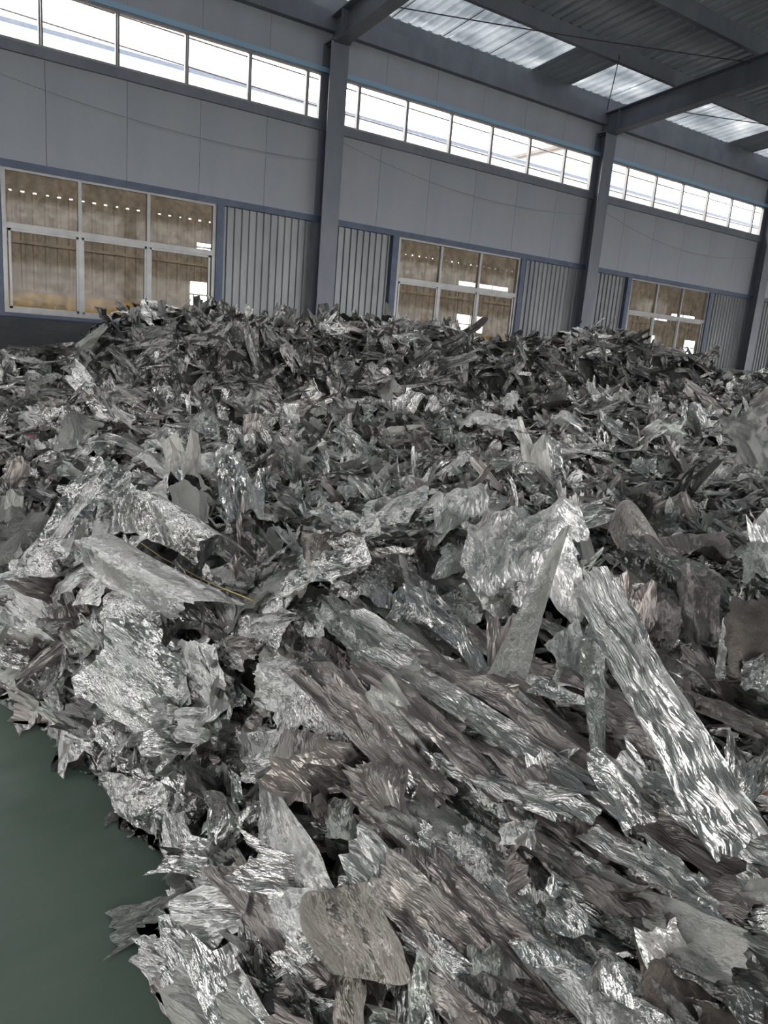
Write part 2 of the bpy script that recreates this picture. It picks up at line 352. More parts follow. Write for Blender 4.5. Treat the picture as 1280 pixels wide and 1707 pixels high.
# ---------------------------------------------------------------- neighbouring hall seen through the large windows
nb = empty('neighbour_hall', (0, 20, 0)); tag(nb, 'tan ribbed hall beyond the large windows with bright openings', 'building')
NY = 19.0 - 20
ops = []                                   # bright window openings in its far wall (x0,x1,z0,z1)
ops += [(6.4, 7.2, 1.35, 2.2), (7.0, 8.2, 2.75, 3.35)]
def hole_wall(xs0, xs1, z0, z1, ops, m, name):
    cuts = sorted(set([xs0, xs1] + [o[0] for o in ops] + [o[1] for o in ops]))
    for a, b in zip(cuts[:-1], cuts[1:]):
        zz = z0
        for o in sorted([o for o in ops if o[0] <= a + 1e-6 and o[1] >= b - 1e-6], key=lambda o: o[2]):
            if o[2] > zz: ribbed(a, b, zz, o[2], NY, .25, .035).build(name, m, nb)
            zz = o[3]
        if zz < z1: ribbed(a, b, zz, z1, NY, .25, .035).build(name, m, nb)
OPS = [(6.5, 7.08, 1.86, 2.48), (6.65, 7.05, 3.22, 3.42), (15.05, 17.1, 3.14, 3.42), (15.08, 16.2, 1.86, 2.42),
       (23.8, 25.5, 3.05, 3.26), (25.7, 27.2, 3.1, 3.36), (23.8, 24.9, 1.86, 2.45), (26.8, 27.5, 1.86, 2.42), (31.5, 33, 1.86, 2.65)]
MB().box(-12.2, -12, -8.6, 0, 0, 5).build('end_wall', M['tan'], nb)
MB().box(60, 60.2, -8.6, 0, 0, 5).build('end_wall', M['tan'], nb)
hole_wall(-12, 60, 1.83, 3.93, OPS, M['tan'], 'far_wall_sheet')
MB().box(-12, 60, NY - .16, NY + .2, 0, 1.83).build('low_wall', M['yellow'], nb)
for z in (1.83, 2.86):
    MB().box(-12, 60, NY - .10, NY - .05, z, z + .07).build('rail', M['tan'], nb)
MB().box(-12, 60, NY - .02, NY + .1, 3.97, 6.2).build('eave_board', M['tan'], nb)
eb = MB()
for k in range(288): eb.box(-12 + k * .25, -12 + k * .25 + (.17 if k % 3 else .19), NY - .02, NY + .05, 3.925, 3.975)
tag(eb.build('eave_filler', M['tan'], nb), kind='stuff')
for a, b, c, d in OPS:
    f = MB().box(a, b, NY - .02, NY + .02, (c + d) / 2 - .02, (c + d) / 2 + .02)
    k = max(1, round((b - a) / .6))
    for j in range(1, k): f.box(a + (b - a) * j / k - .015, a + (b - a) * j / k + .015, NY - .02, NY + .02, c, d)
    f.build('glazing_bar', M['white'], nb)
MB().box(-12, 60, -8.6, -.8, -.14, -.02).build('hall_floor', M['yellow'], nb)
# its shallow roof rises to a ridge with a blue cap, seen through the high windows
def nroof(y): return 4.62 + (y + 8.7) * .43 if y < -1 else 4.62 + 7.7 * .43 - (y + 1) * .3
MB().prism([(-8.7, 4.55), (-.9, 7.23), (6, 5.4), (6, 5.3), (-.9, 7.13), (-8.7, 4.45)], -12, 60, 'x').build('hall_roof', M['rust'], nb)
MB().prism([(-1.0, 7.13), (-1.0, 7.29), (-.9, 7.33), (-.5, 7.2), (-.5, 7.14), (-.9, 7.25), (-.95, 7.13)], -12, 60, 'x').build('ridge_cap', M['ridge'], nb)
# gabled house beyond the ridge on the right
hb = empty('gabled_house', (29.5, 24, 0)); tag(hb, 'pale gabled house end seen through the high windows at right', 'building')
MB().prism([(-4.2, 0), (1.6, 0), (1.6, 10.9), (-1.3, 11.5), (-4.2, 10.3)], 0, 7, 'y').build('wall', M['white_wall'], hb)
MB().prism([(-4.5, 10.2), (-1.3, 11.55), (1.9, 10.95), (1.9, 11.08), (-1.3, 11.7), (-4.5, 10.33)], -.3, 7.3, 'y').build('roof', M['rust'], hb)

# ================================================================ the heap
def smooth(a, b, x): t = np.clip((x - a) / (b - a), 0, 1); return t * t * (3 - 2 * t)
_P = np.random.default_rng(3).permutation(256); _P = np.concatenate([_P, _P, _P])
def vn(x, y, seed=0):
    """2-D value noise in -1..1"""
    x = np.asarray(x, float) + seed * 17.3; y = np.asarray(y, float) + seed * 31.7
    xi = np.floor(x).astype(int); yi = np.floor(y).astype(int); fx = x - xi; fy = y - yi
    fx = fx * fx * fx * (fx * (fx * 6 - 15) + 10); fy = fy * fy * fy * (fy * (fy * 6 - 15) + 10)
    h = lambda a, b: _P[_P[a & 255] + (b & 255)] / 127.5 - 1
    return (h(xi, yi) * (1 - fx) + h(xi + 1, yi) * fx) * (1 - fy) + (h(xi, yi + 1) * (1 - fx) + h(xi + 1, yi + 1) * fx) * fy
def ridged(x, y, seed=0): return 1 - 2 * np.abs(vn(x, y, seed))
BD = np.array([(.30, -1.5), (.40, .3), (.43, .9), (.47, 1.37), (.63, 1.62), (.60, 1.79), (.52, 2.17), (.40, 2.66), (.36, 3.0), (.42, 3.41), (.36, 3.74), (-.4, 3.95), (-3., 4.3), (-9, 4.8)])
POLY = np.array(list(map(tuple, BD)) + [(-9, 12), (30, 12), (30, -1.5)])
def inside_dist(x, y):
    x = np.asarray(x, float); y = np.asarray(y, float); d = np.full(x.shape, 1e9)
    for (ax, ay), (bx, by) in zip(BD[:-1], BD[1:]):
        ux, uy = bx - ax, by - ay; t = np.clip(((x - ax) * ux + (y - ay) * uy) / (ux * ux + uy * uy), 0, 1)
        d = np.minimum(d, np.hypot(x - ax - t * ux, y - ay - t * uy))
    ins = np.zeros(x.shape, bool); n = len(POLY); j = n - 1
    for i in range(n):
        xi, yi = POLY[i]; xj, yj = POLY[j]
        c = ((yi > y) != (yj > y)) & (x < (xj - xi) * (y - yi) / (yj - yi + 1e-12) + xi); ins ^= c; j = i
    return np.where(ins, d, -d)
MOUNDS = [  # x, y, top, rx, ry
    (1.72, 5.5, 1.42, .42, .55), (2.35, 5.7, 1.42, .50, .7), (3.0, 6.0, 1.38, .6, .7), (3.85, 6.6, 1.46, .6, .8), (4.75, 7.2, 1.45, .65, .7), (5.6, 7.6, 1.52, .55, .6),
    (6.8, 7.9, 1.40, .8, .7), (7.9, 8.2, 1.36, .6, .6), (9.0, 8.3, 1.58, .8, .8), (10.2, 8.6, 1.70, .8, .8), (11.6, 8.5, 1.50, .9, .7), (12.8, 8.0, 1.05, 1., 1.),
    (2.6, 5.25, 1.18, .35, .3), (3.3, 5.3, 1.1, .4, .3), (5.0, 4.3, .93, .45, .25), (7.2, 5.0, .98, .7, .3), (1.0, 7.5, .9, 1., .5),
    (10.5, 6.2, 1.08, 1.4, .8), (14.5, 8.2, 1.15, 2.2, 1.2)]
def H(x, y, fine=True):
    x = np.asarray(x, float); y = np.asarray(y, float); d = inside_dist(x, y)
    far = smooth(2.6, 5, np.hypot(x, y))
    b = .60 + .12 * np.exp(-((y - .55 * x - 1.25) / .45) ** 2) * smooth(.3, 1., x) + .1 * smooth(2.5, 6, x) + .05 * far
    b = b * (1 - np.exp(-np.clip(d, 0, None) / (.17 + .5 * far)))
    b = b - .14 * np.exp(-(((x - 2.9) / .6) ** 2 + ((y - 2.2) / .25) ** 2))
    b += smooth(0, .5, d) * (.05 * vn(x * 1.9, y * 1.9, 1) + .07 * far * vn(x * .9, y * .9, 2) + .10 * far * ridged(x * 1.15, y * 1.15, 8))
    for mx, my, top, rx, ry in MOUNDS:
        r = np.sqrt(((x - mx) / rx) ** 2 + ((y - my) / ry) ** 2)
        r = r * (1 + .28 * vn(x * 2.0, y * 2.0, 5) + .12 * vn(x * 4.5, y * 4.5, 6))
        m_ = 1 - smooth(.45, 1.75, r); b = np.maximum(b, b * (1 - m_) + top * m_)
    b += smooth(10.9, 9.5, y) * 0
    if fine: b += smooth(.05, .4, d) * (.028 * ridged(x * 5, y * 5, 3) + .014 * ridged(x * 13, y * 13, 4))
    b = np.where(d > 0, b, -.03)
    return b * (1 - .45 * smooth(9.4, 10.9, y))
def ray(px, py): return CF + CR * (px - 640) / FPX - CU * (py - 853.5) / FPX
_ts = np.concatenate([np.linspace(.35, 5, 500), np.linspace(5.02, 30, 700)])
def at(px, py, lift=0.):
    d = ray(px, py); P = d[None] * _ts[:, None] + [0, 0, CH]
    h = np.maximum(H(P[:, 0], P[:, 1], False), 0) + lift; i = np.argmax(P[:, 2] < h)
    if i == 0: i = len(_ts) - 1
    return P[i]

# body of the heap under the loose sheets, its dark colour standing in for shade
gx = np.concatenate([np.arange(-3, 6, .05), np.arange(6, 24, .12)]); gy = np.concatenate([np.arange(-1.4, 6, .05), np.arange(6, 10.6, .08)])
X, Y = np.meshgrid(gx, gy); Z = H(X, Y) - .05
V = np.stack([X, Y, np.maximum(Z, -.05)], -1).reshape(-1, 3); nx = len(gx); ny = len(gy)
idx = np.arange(nx * ny).reshape(ny, nx); zk = Z > -.02; keep = zk[:-1, :-1] & zk[1:, :-1] & zk[:-1, 1:] & zk[1:, 1:]
F = np.stack([idx[:-1, :-1], idx[:-1, 1:], idx[1:, 1:], idx[1:, :-1]], -1)[keep]
def fastmesh(name, V, F, m, uv=None, smoothf=False):
    me = bpy.data.meshes.new(name); me.vertices.add(len(V)); me.vertices.foreach_set('co', np.asarray(V, np.float32).ravel())
    F = np.asarray(F, np.int32); k = F.shape[1]
    me.loops.add(F.size); me.loops.foreach_set('vertex_index', F.ravel()); me.polygons.add(len(F))
    me.polygons.foreach_set('loop_start', np.arange(0, F.size, k, dtype=np.int32))
    if uv is not None:
        u = me.uv_layers.new(name='UVMap'); u.data.foreach_set('uv', np.asarray(uv, np.float32)[F.ravel()].ravel())
    for q in (m if isinstance(m, list) else [m]): me.materials.append(q)
    me.polygons.foreach_set('use_smooth', np.full(len(F), smoothf)); me.update(calc_edges=True)
    return me
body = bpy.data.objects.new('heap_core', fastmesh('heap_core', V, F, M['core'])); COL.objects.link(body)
tag(body, 'body of the silver film heap, coloured dark for the shade between loose sheets', 'film heap', kind='stuff')

# ---- one loose sheet in its own coordinates, unit square param space
def sheet_local(nu, nv, wd, ln, rng, pleat=1., crump=1., curl=0., taper=0., rag=1.):
    """returns verts (nv*nu,3) and uv; u across, v along; pleats run along v"""
    u, v = np.meshgrid(np.linspace(-1, 1, nu), np.linspace(-1, 1, nv)); s = int(rng.integers(0, 9999))
    # torn outline: each border wanders with sharp nicks
    eu = 1 + rag * (.16 * vn(v * 1.6, v * 0 + 3.1, s) + .09 * ridged(v * 4.3, v * 0, s + 1))
    eu2 = 1 + rag * (.16 * vn(v * 1.6, v * 0 + 7.7, s + 2) + .09 * ridged(v * 4.3, v * 0, s + 3))
    ev = 1 + rag * (.14 * vn(u * 1.7, u * 0 + 1.3, s + 4) + .10 * ridged(u * 3.9, u * 0, s + 5))
    ev2 = 1 + rag * (.14 * vn(u * 1.7, u * 0 + 9.3, s + 6) + .10 * ridged(u * 3.9, u * 0, s + 7))
    w_ = np.where(u > 0, eu, eu2) * (1 - taper * (v + 1) / 2 * .92)
    x = u * w_ * wd / 2; y = v * np.where(v > 0, ev, ev2) * ln / 2
    x = x + .12 * wd * vn(v * 1.1, v * 0 + 5, s + 8)
    k = 1 / max(.06, min(wd, ln))
    a = min(wd, ln)
    # long pleats: sharp ridges that wander
    fq = k * 1.9
    z = pleat * a * (.085 * ridged(x * fq + .35 * vn(y * k * .8, x * k * .5, s + 9), y * k * .32, s + 10) + .04 * ridged(x * fq * 2.6, y * k * .7, s + 11))
    # crumple: crossing ridges
    # crumple: crossing straight creases with flat facets between them
    wx = x + .10 * a * vn(x * k * 1.2, y * k * 1.2, s + 12); wy = y + .10 * a * vn(x * k * 1.2, y * k * 1.2, s + 13)
    for q in range(9):
        an = rng.normal(0, .9); f = k * rng.uniform(.9, 1.6) * (1.28 ** q)
        ph = (wx * math.cos(an) + wy * math.sin(an)) * f + rng.random()
        z += crump * a * .16 / (1.30 ** q) * np.abs(ph - np.floor(ph) - .5) * np.clip(.55 + .9 * vn(x * k * .9, y * k * .9, s + 30 + q), 0, 1.3)
    z += .10 * a * vn(x * k * .8, y * k * .8, s + 15)
    uv = np.stack([x + rng.uniform(0, 50), y + rng.uniform(0, 50)], -1)
    if curl:
        ang = curl * y / ln; r = ln / curl
        y, z = (r - z) * np.sin(ang), r - (r - z) * np.cos(ang)
    return np.stack([x, y, z], -1).reshape(-1, 3), uv.reshape(-1, 2)
def gridfaces(nu, nv):
    i = np.arange(nu * nv).reshape(nv, nu)
    return np.stack([i[:-1, :-1], i[:-1, 1:], i[1:, 1:], i[1:, :-1]], -1).reshape(-1, 4)
def tris(F, flip):
    A = F[:, [0, 1, 2]], F[:, [0, 2, 3]]; B = F[:, [0, 1, 3]], F[:, [1, 2, 3]]
    return np.concatenate([np.where(flip[:, None], A[0], B[0]), np.where(flip[:, None], A[1], B[1])])
def normal(x, y, e=.06):
    gx_ = (H(x + e, y, False) - H(x - e, y, False)) / (2 * e); gy_ = (H(x, y + e, False) - H(x, y - e, False)) / (2 * e)
    n = np.stack([-gx_, -gy_, np.ones_like(gx_)], -1); return n / np.linalg.norm(n, axis=-1, keepdims=True)
def frames(x, y, yaw, tx, ty, slope=.85):
    """rotation matrices (N,3,3): columns across / along / up; yaw from +x of the 'along' axis, tilted by tx, ty"""
    n = normal(x, y); n = n * slope + np.array([0, 0, 1 - slope]); n /= np.linalg.norm(n, axis=-1, keepdims=True)
    a = np.stack([np.cos(yaw), np.sin(yaw), np.zeros_like(yaw)], -1); a -= n * (a * n).sum(-1, keepdims=True); a /= np.linalg.norm(a, axis=-1, keepdims=True)
    c = np.cross(a, n)
    a2 = a * np.cos(tx)[:, None] + n * np.sin(tx)[:, None]; n2 = -a * np.sin(tx)[:, None] + n * np.cos(tx)[:, None]
    c2 = c * np.cos(ty)[:, None] + n2 * np.sin(ty)[:, None]; n3 = -c * np.sin(ty)[:, None] + n2 * np.cos(ty)[:, None]
    return np.stack([c2, a2, n3], -1)
FLOWA = math.atan2(at(1180, 1480)[1] - at(700, 1130)[1], at(1180, 1480)[0] - at(700, 1130)[0])
exec_count = 0
# ---- small scraps: many thousands, past counting
def scatter(n, rmin, rmax, size, grid, seed, mats, probs, power, xlim=(-2.5, 22), tilt=.5, ntmpl=28, lift=.02):
    rng = np.random.default_rng(seed)
    T = [sheet_local(grid[0], grid[1], 1., 1.7, rng, pleat=1.3, crump=1.5, curl=rng.uniform(-1.6, 1.6), taper=rng.choice([0, .3, .8]), rag=1.5) for _ in range(ntmpl)]
    TV = np.stack([t[0] for t in T]); TU = np.stack([t[1] for t in T])
    m = n * 9
    r = rmin * (rmax / rmin) ** rng.random(m) if power == 'log' else rng.uniform(rmin, rmax, m)
    th = np.radians(rng.uniform(-8, 100, m)); x = r * np.cos(th); y = r * np.sin(th)
    if power == 'foot':
        j = rng.integers(2, len(BD) - 2, m); t = rng.random(m)[:, None]; q = BD[j] * (1 - t) + BD[j + 1] * t
        x = q[:, 0] + rng.uniform(-.03, .12, m); y = q[:, 1] + rng.uniform(-.03, .1, m); r = np.hypot(x, y)
    ok = (inside_dist(x, y) > (-.02 if power == 'foot' else .03)) & (y < 10.4) & (x < xlim[1]) & (x > xlim[0]); n = int(n * 2.1); x, y, r = x[ok][:n], y[ok][:n], r[ok][:n]; n = len(x)
    nz_ = normal(x, y)[:, 2]; keep_ = rng.random(n) < np.clip(.42 / nz_, 0, 1); x, y, r = x[keep_], y[keep_], r[keep_]; n = len(x)
    sz = size(r) * np.exp(rng.normal(0, .35, n)); yaw = FLOWA + rng.normal(0, .7, n)
    R = frames(x, y, yaw, rng.normal(0, tilt, n), rng.normal(0, tilt, n)); k = rng.integers(0, ntmpl, n)
    sc = np.stack([sz * rng.uniform(.5, 1.2, n), sz * rng.uniform(.8, 2.0, n), sz], -1)
    loc = np.stack([x, y, H(x, y, False) + lift + sz * rng.uniform(-.05, .22, n)], -1)
    Vv = np.einsum('nij,nkj->nki', R, TV[k] * sc[:, None, :]) + loc[:, None, :]
    Vv[..., 2] = np.maximum(Vv[..., 2], .004)
    UU = (TU[k] * sz[:, None, None] + rng.uniform(0, 60, (n, 1, 2)))
    F = gridfaces(*grid); nvt = grid[0] * grid[1]
    FF = (F[None] + (np.arange(n) * nvt)[:, None, None]).reshape(-1, 4)
    FF = tris(FF, rng.random(len(FF)) < .5)
    mi = rng.choice(len(mats), n, p=probs)
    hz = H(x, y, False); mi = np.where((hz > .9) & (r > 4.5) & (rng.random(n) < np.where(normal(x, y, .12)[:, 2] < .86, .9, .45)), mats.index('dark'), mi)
    # far mounds, most of all their steep sides, get dark film as painted shading
    me = fastmesh('film_scraps', Vv.reshape(-1, 3), FF, [M[q] for q in mats], UU.reshape(-1, 2))
    nf = len(F); me.polygons.foreach_set('material_index', np.concatenate([np.repeat(mi, nf)] * 2).astype(np.int32))
    o = bpy.data.objects.new('film_scraps', me); COL.objects.link(o); return o
MS = ['silver', 'pale', 'rosy', 'milky', 'dark', 'green']
o = scatter(2500, .7, 4.2, lambda r: .045 + .016 * r, (9, 12), 11, MS, [.40, .12, .14, .06, .20, .08], 'log', tilt=.5, lift=-.015)
tag(o, 'loose small scraps of silver film filling the near part of the heap', 'film scraps', kind='stuff')
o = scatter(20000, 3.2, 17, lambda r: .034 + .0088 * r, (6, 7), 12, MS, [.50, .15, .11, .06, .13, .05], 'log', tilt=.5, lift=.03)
tag(o, 'countless crumpled silver film scraps covering the far part of the heap', 'film scraps', kind='stuff')

o = scatter(900, .7, 4.4, lambda r: .035 + .012 * r, (8, 10), 21, MS, [.46, .18, .12, .08, .10, .06], 'foot', tilt=.5, lift=.0)
tag(o, 'small silver film scraps along the foot of the heap on the green floor', 'film scraps', kind='stuff')
# ---- single loose sheets, each an object of its own
def dense_sheet(V, F, uv, name, m, smoothf, loc):
    me = fastmesh(name, V - loc, F, m, uv, smoothf)
    o = bpy.data.objects.new(name, me); COL.objects.link(o); o.location = loc
    return o
def quad(corners, m, label, pleat=1., crump=1., rag=1., bow=.06, drape=.0, group=None, name='film_sheet', seed=None, res=None):
    """corners: world points, far-left, far-right, near-right, near-left. Pleats run from the far to the near edge."""
    A, B, C, D = [np.array(c, float) for c in corners]
    rng = np.random.default_rng(seed if seed is not None else abs(hash(tuple(np.round(A, 3)))) % 9999)
    wd = (np.linalg.norm(B - A) + np.linalg.norm(C - D)) / 2; ln = (np.linalg.norm(D - A) + np.linalg.norm(C - B)) / 2
    nu = res or int(np.clip(wd / .006, 12, 34)); nv = int(np.clip(ln / .007, 14, 56))
    L_, uv = sheet_local(nu, nv, wd, ln, rng, pleat, crump, 0, 0, rag)
    s = L_[:, 0] / wd + .5; t = .5 - L_[:, 1] / ln            # t grows from far to near
    P = (1 - t)[:, None] * ((1 - s)[:, None] * A + s[:, None] * B) + t[:, None] * ((1 - s)[:, None] * D + s[:, None] * C)
    n = np.cross(B - A, D - A); n2 = np.cross(C - D, C - B) * -1
    nn = n + (n2 if np.dot(n, n2) > 0 else 0); nn = nn / np.linalg.norm(nn)
    if nn[2] < 0: nn = -nn
    z = L_[:, 2] + bow * min(wd, ln) * 2 * (np.sin(np.pi * np.clip(s, 0, 1)) * rng.choice([1, 1, -1]) + .6 * np.sin(np.pi * np.clip(t, 0, 1)))
    P = P + nn * z[:, None]
    g = H(P[:, 0], P[:, 1], False)
    P[:, 2] = np.maximum(P[:, 2], np.maximum(g, 0) + .012 + .25 * L_[:, 2])
    P[:, 2] = np.maximum(P[:, 2], .004)
    o = dense_sheet(P, gridfaces(nu, nv), uv, name, M[m], True, np.array([P[:, 0].mean(), P[:, 1].mean(), P[:, 2].min()]))
    return tag(o, label, 'film', group)
def Q(m, a, b, c, d, label, lift=.05, **kw):
    lf = lift if isinstance(lift, (tuple, list)) else (lift,) * 4
    up = kw.pop('up', 1.22)
    C_, D_ = at(c[0], c[1], lf[2]), at(d[0], d[1], lf[3])
    mx = min(np.hypot(*C_[:2]), np.hypot(*D_[:2]))
    out = []
    for p, l in ((a, lf[0]), (b, lf[1])):
        w_ = at(p[0], p[1], l); r = np.hypot(*w_[:2])
        if r > mx * up + .04:              # the far edge stands clear of the heap instead of reaching behind its crest
            k = (mx * up + .04) / r; w_ = np.array([w_[0] * k, w_[1] * k, CH + (w_[2] - CH) * k])
        out.append(w_)
    for w_ in (C_, D_):
        r = np.hypot(*w_[:2])
        if r > mx * 1.3:
            k = mx * 1.3 / r; w_[:2] *= k; w_[2] = CH + (w_[2] - CH) * k
    return quad(out + [C_, D_], m, label, **kw)
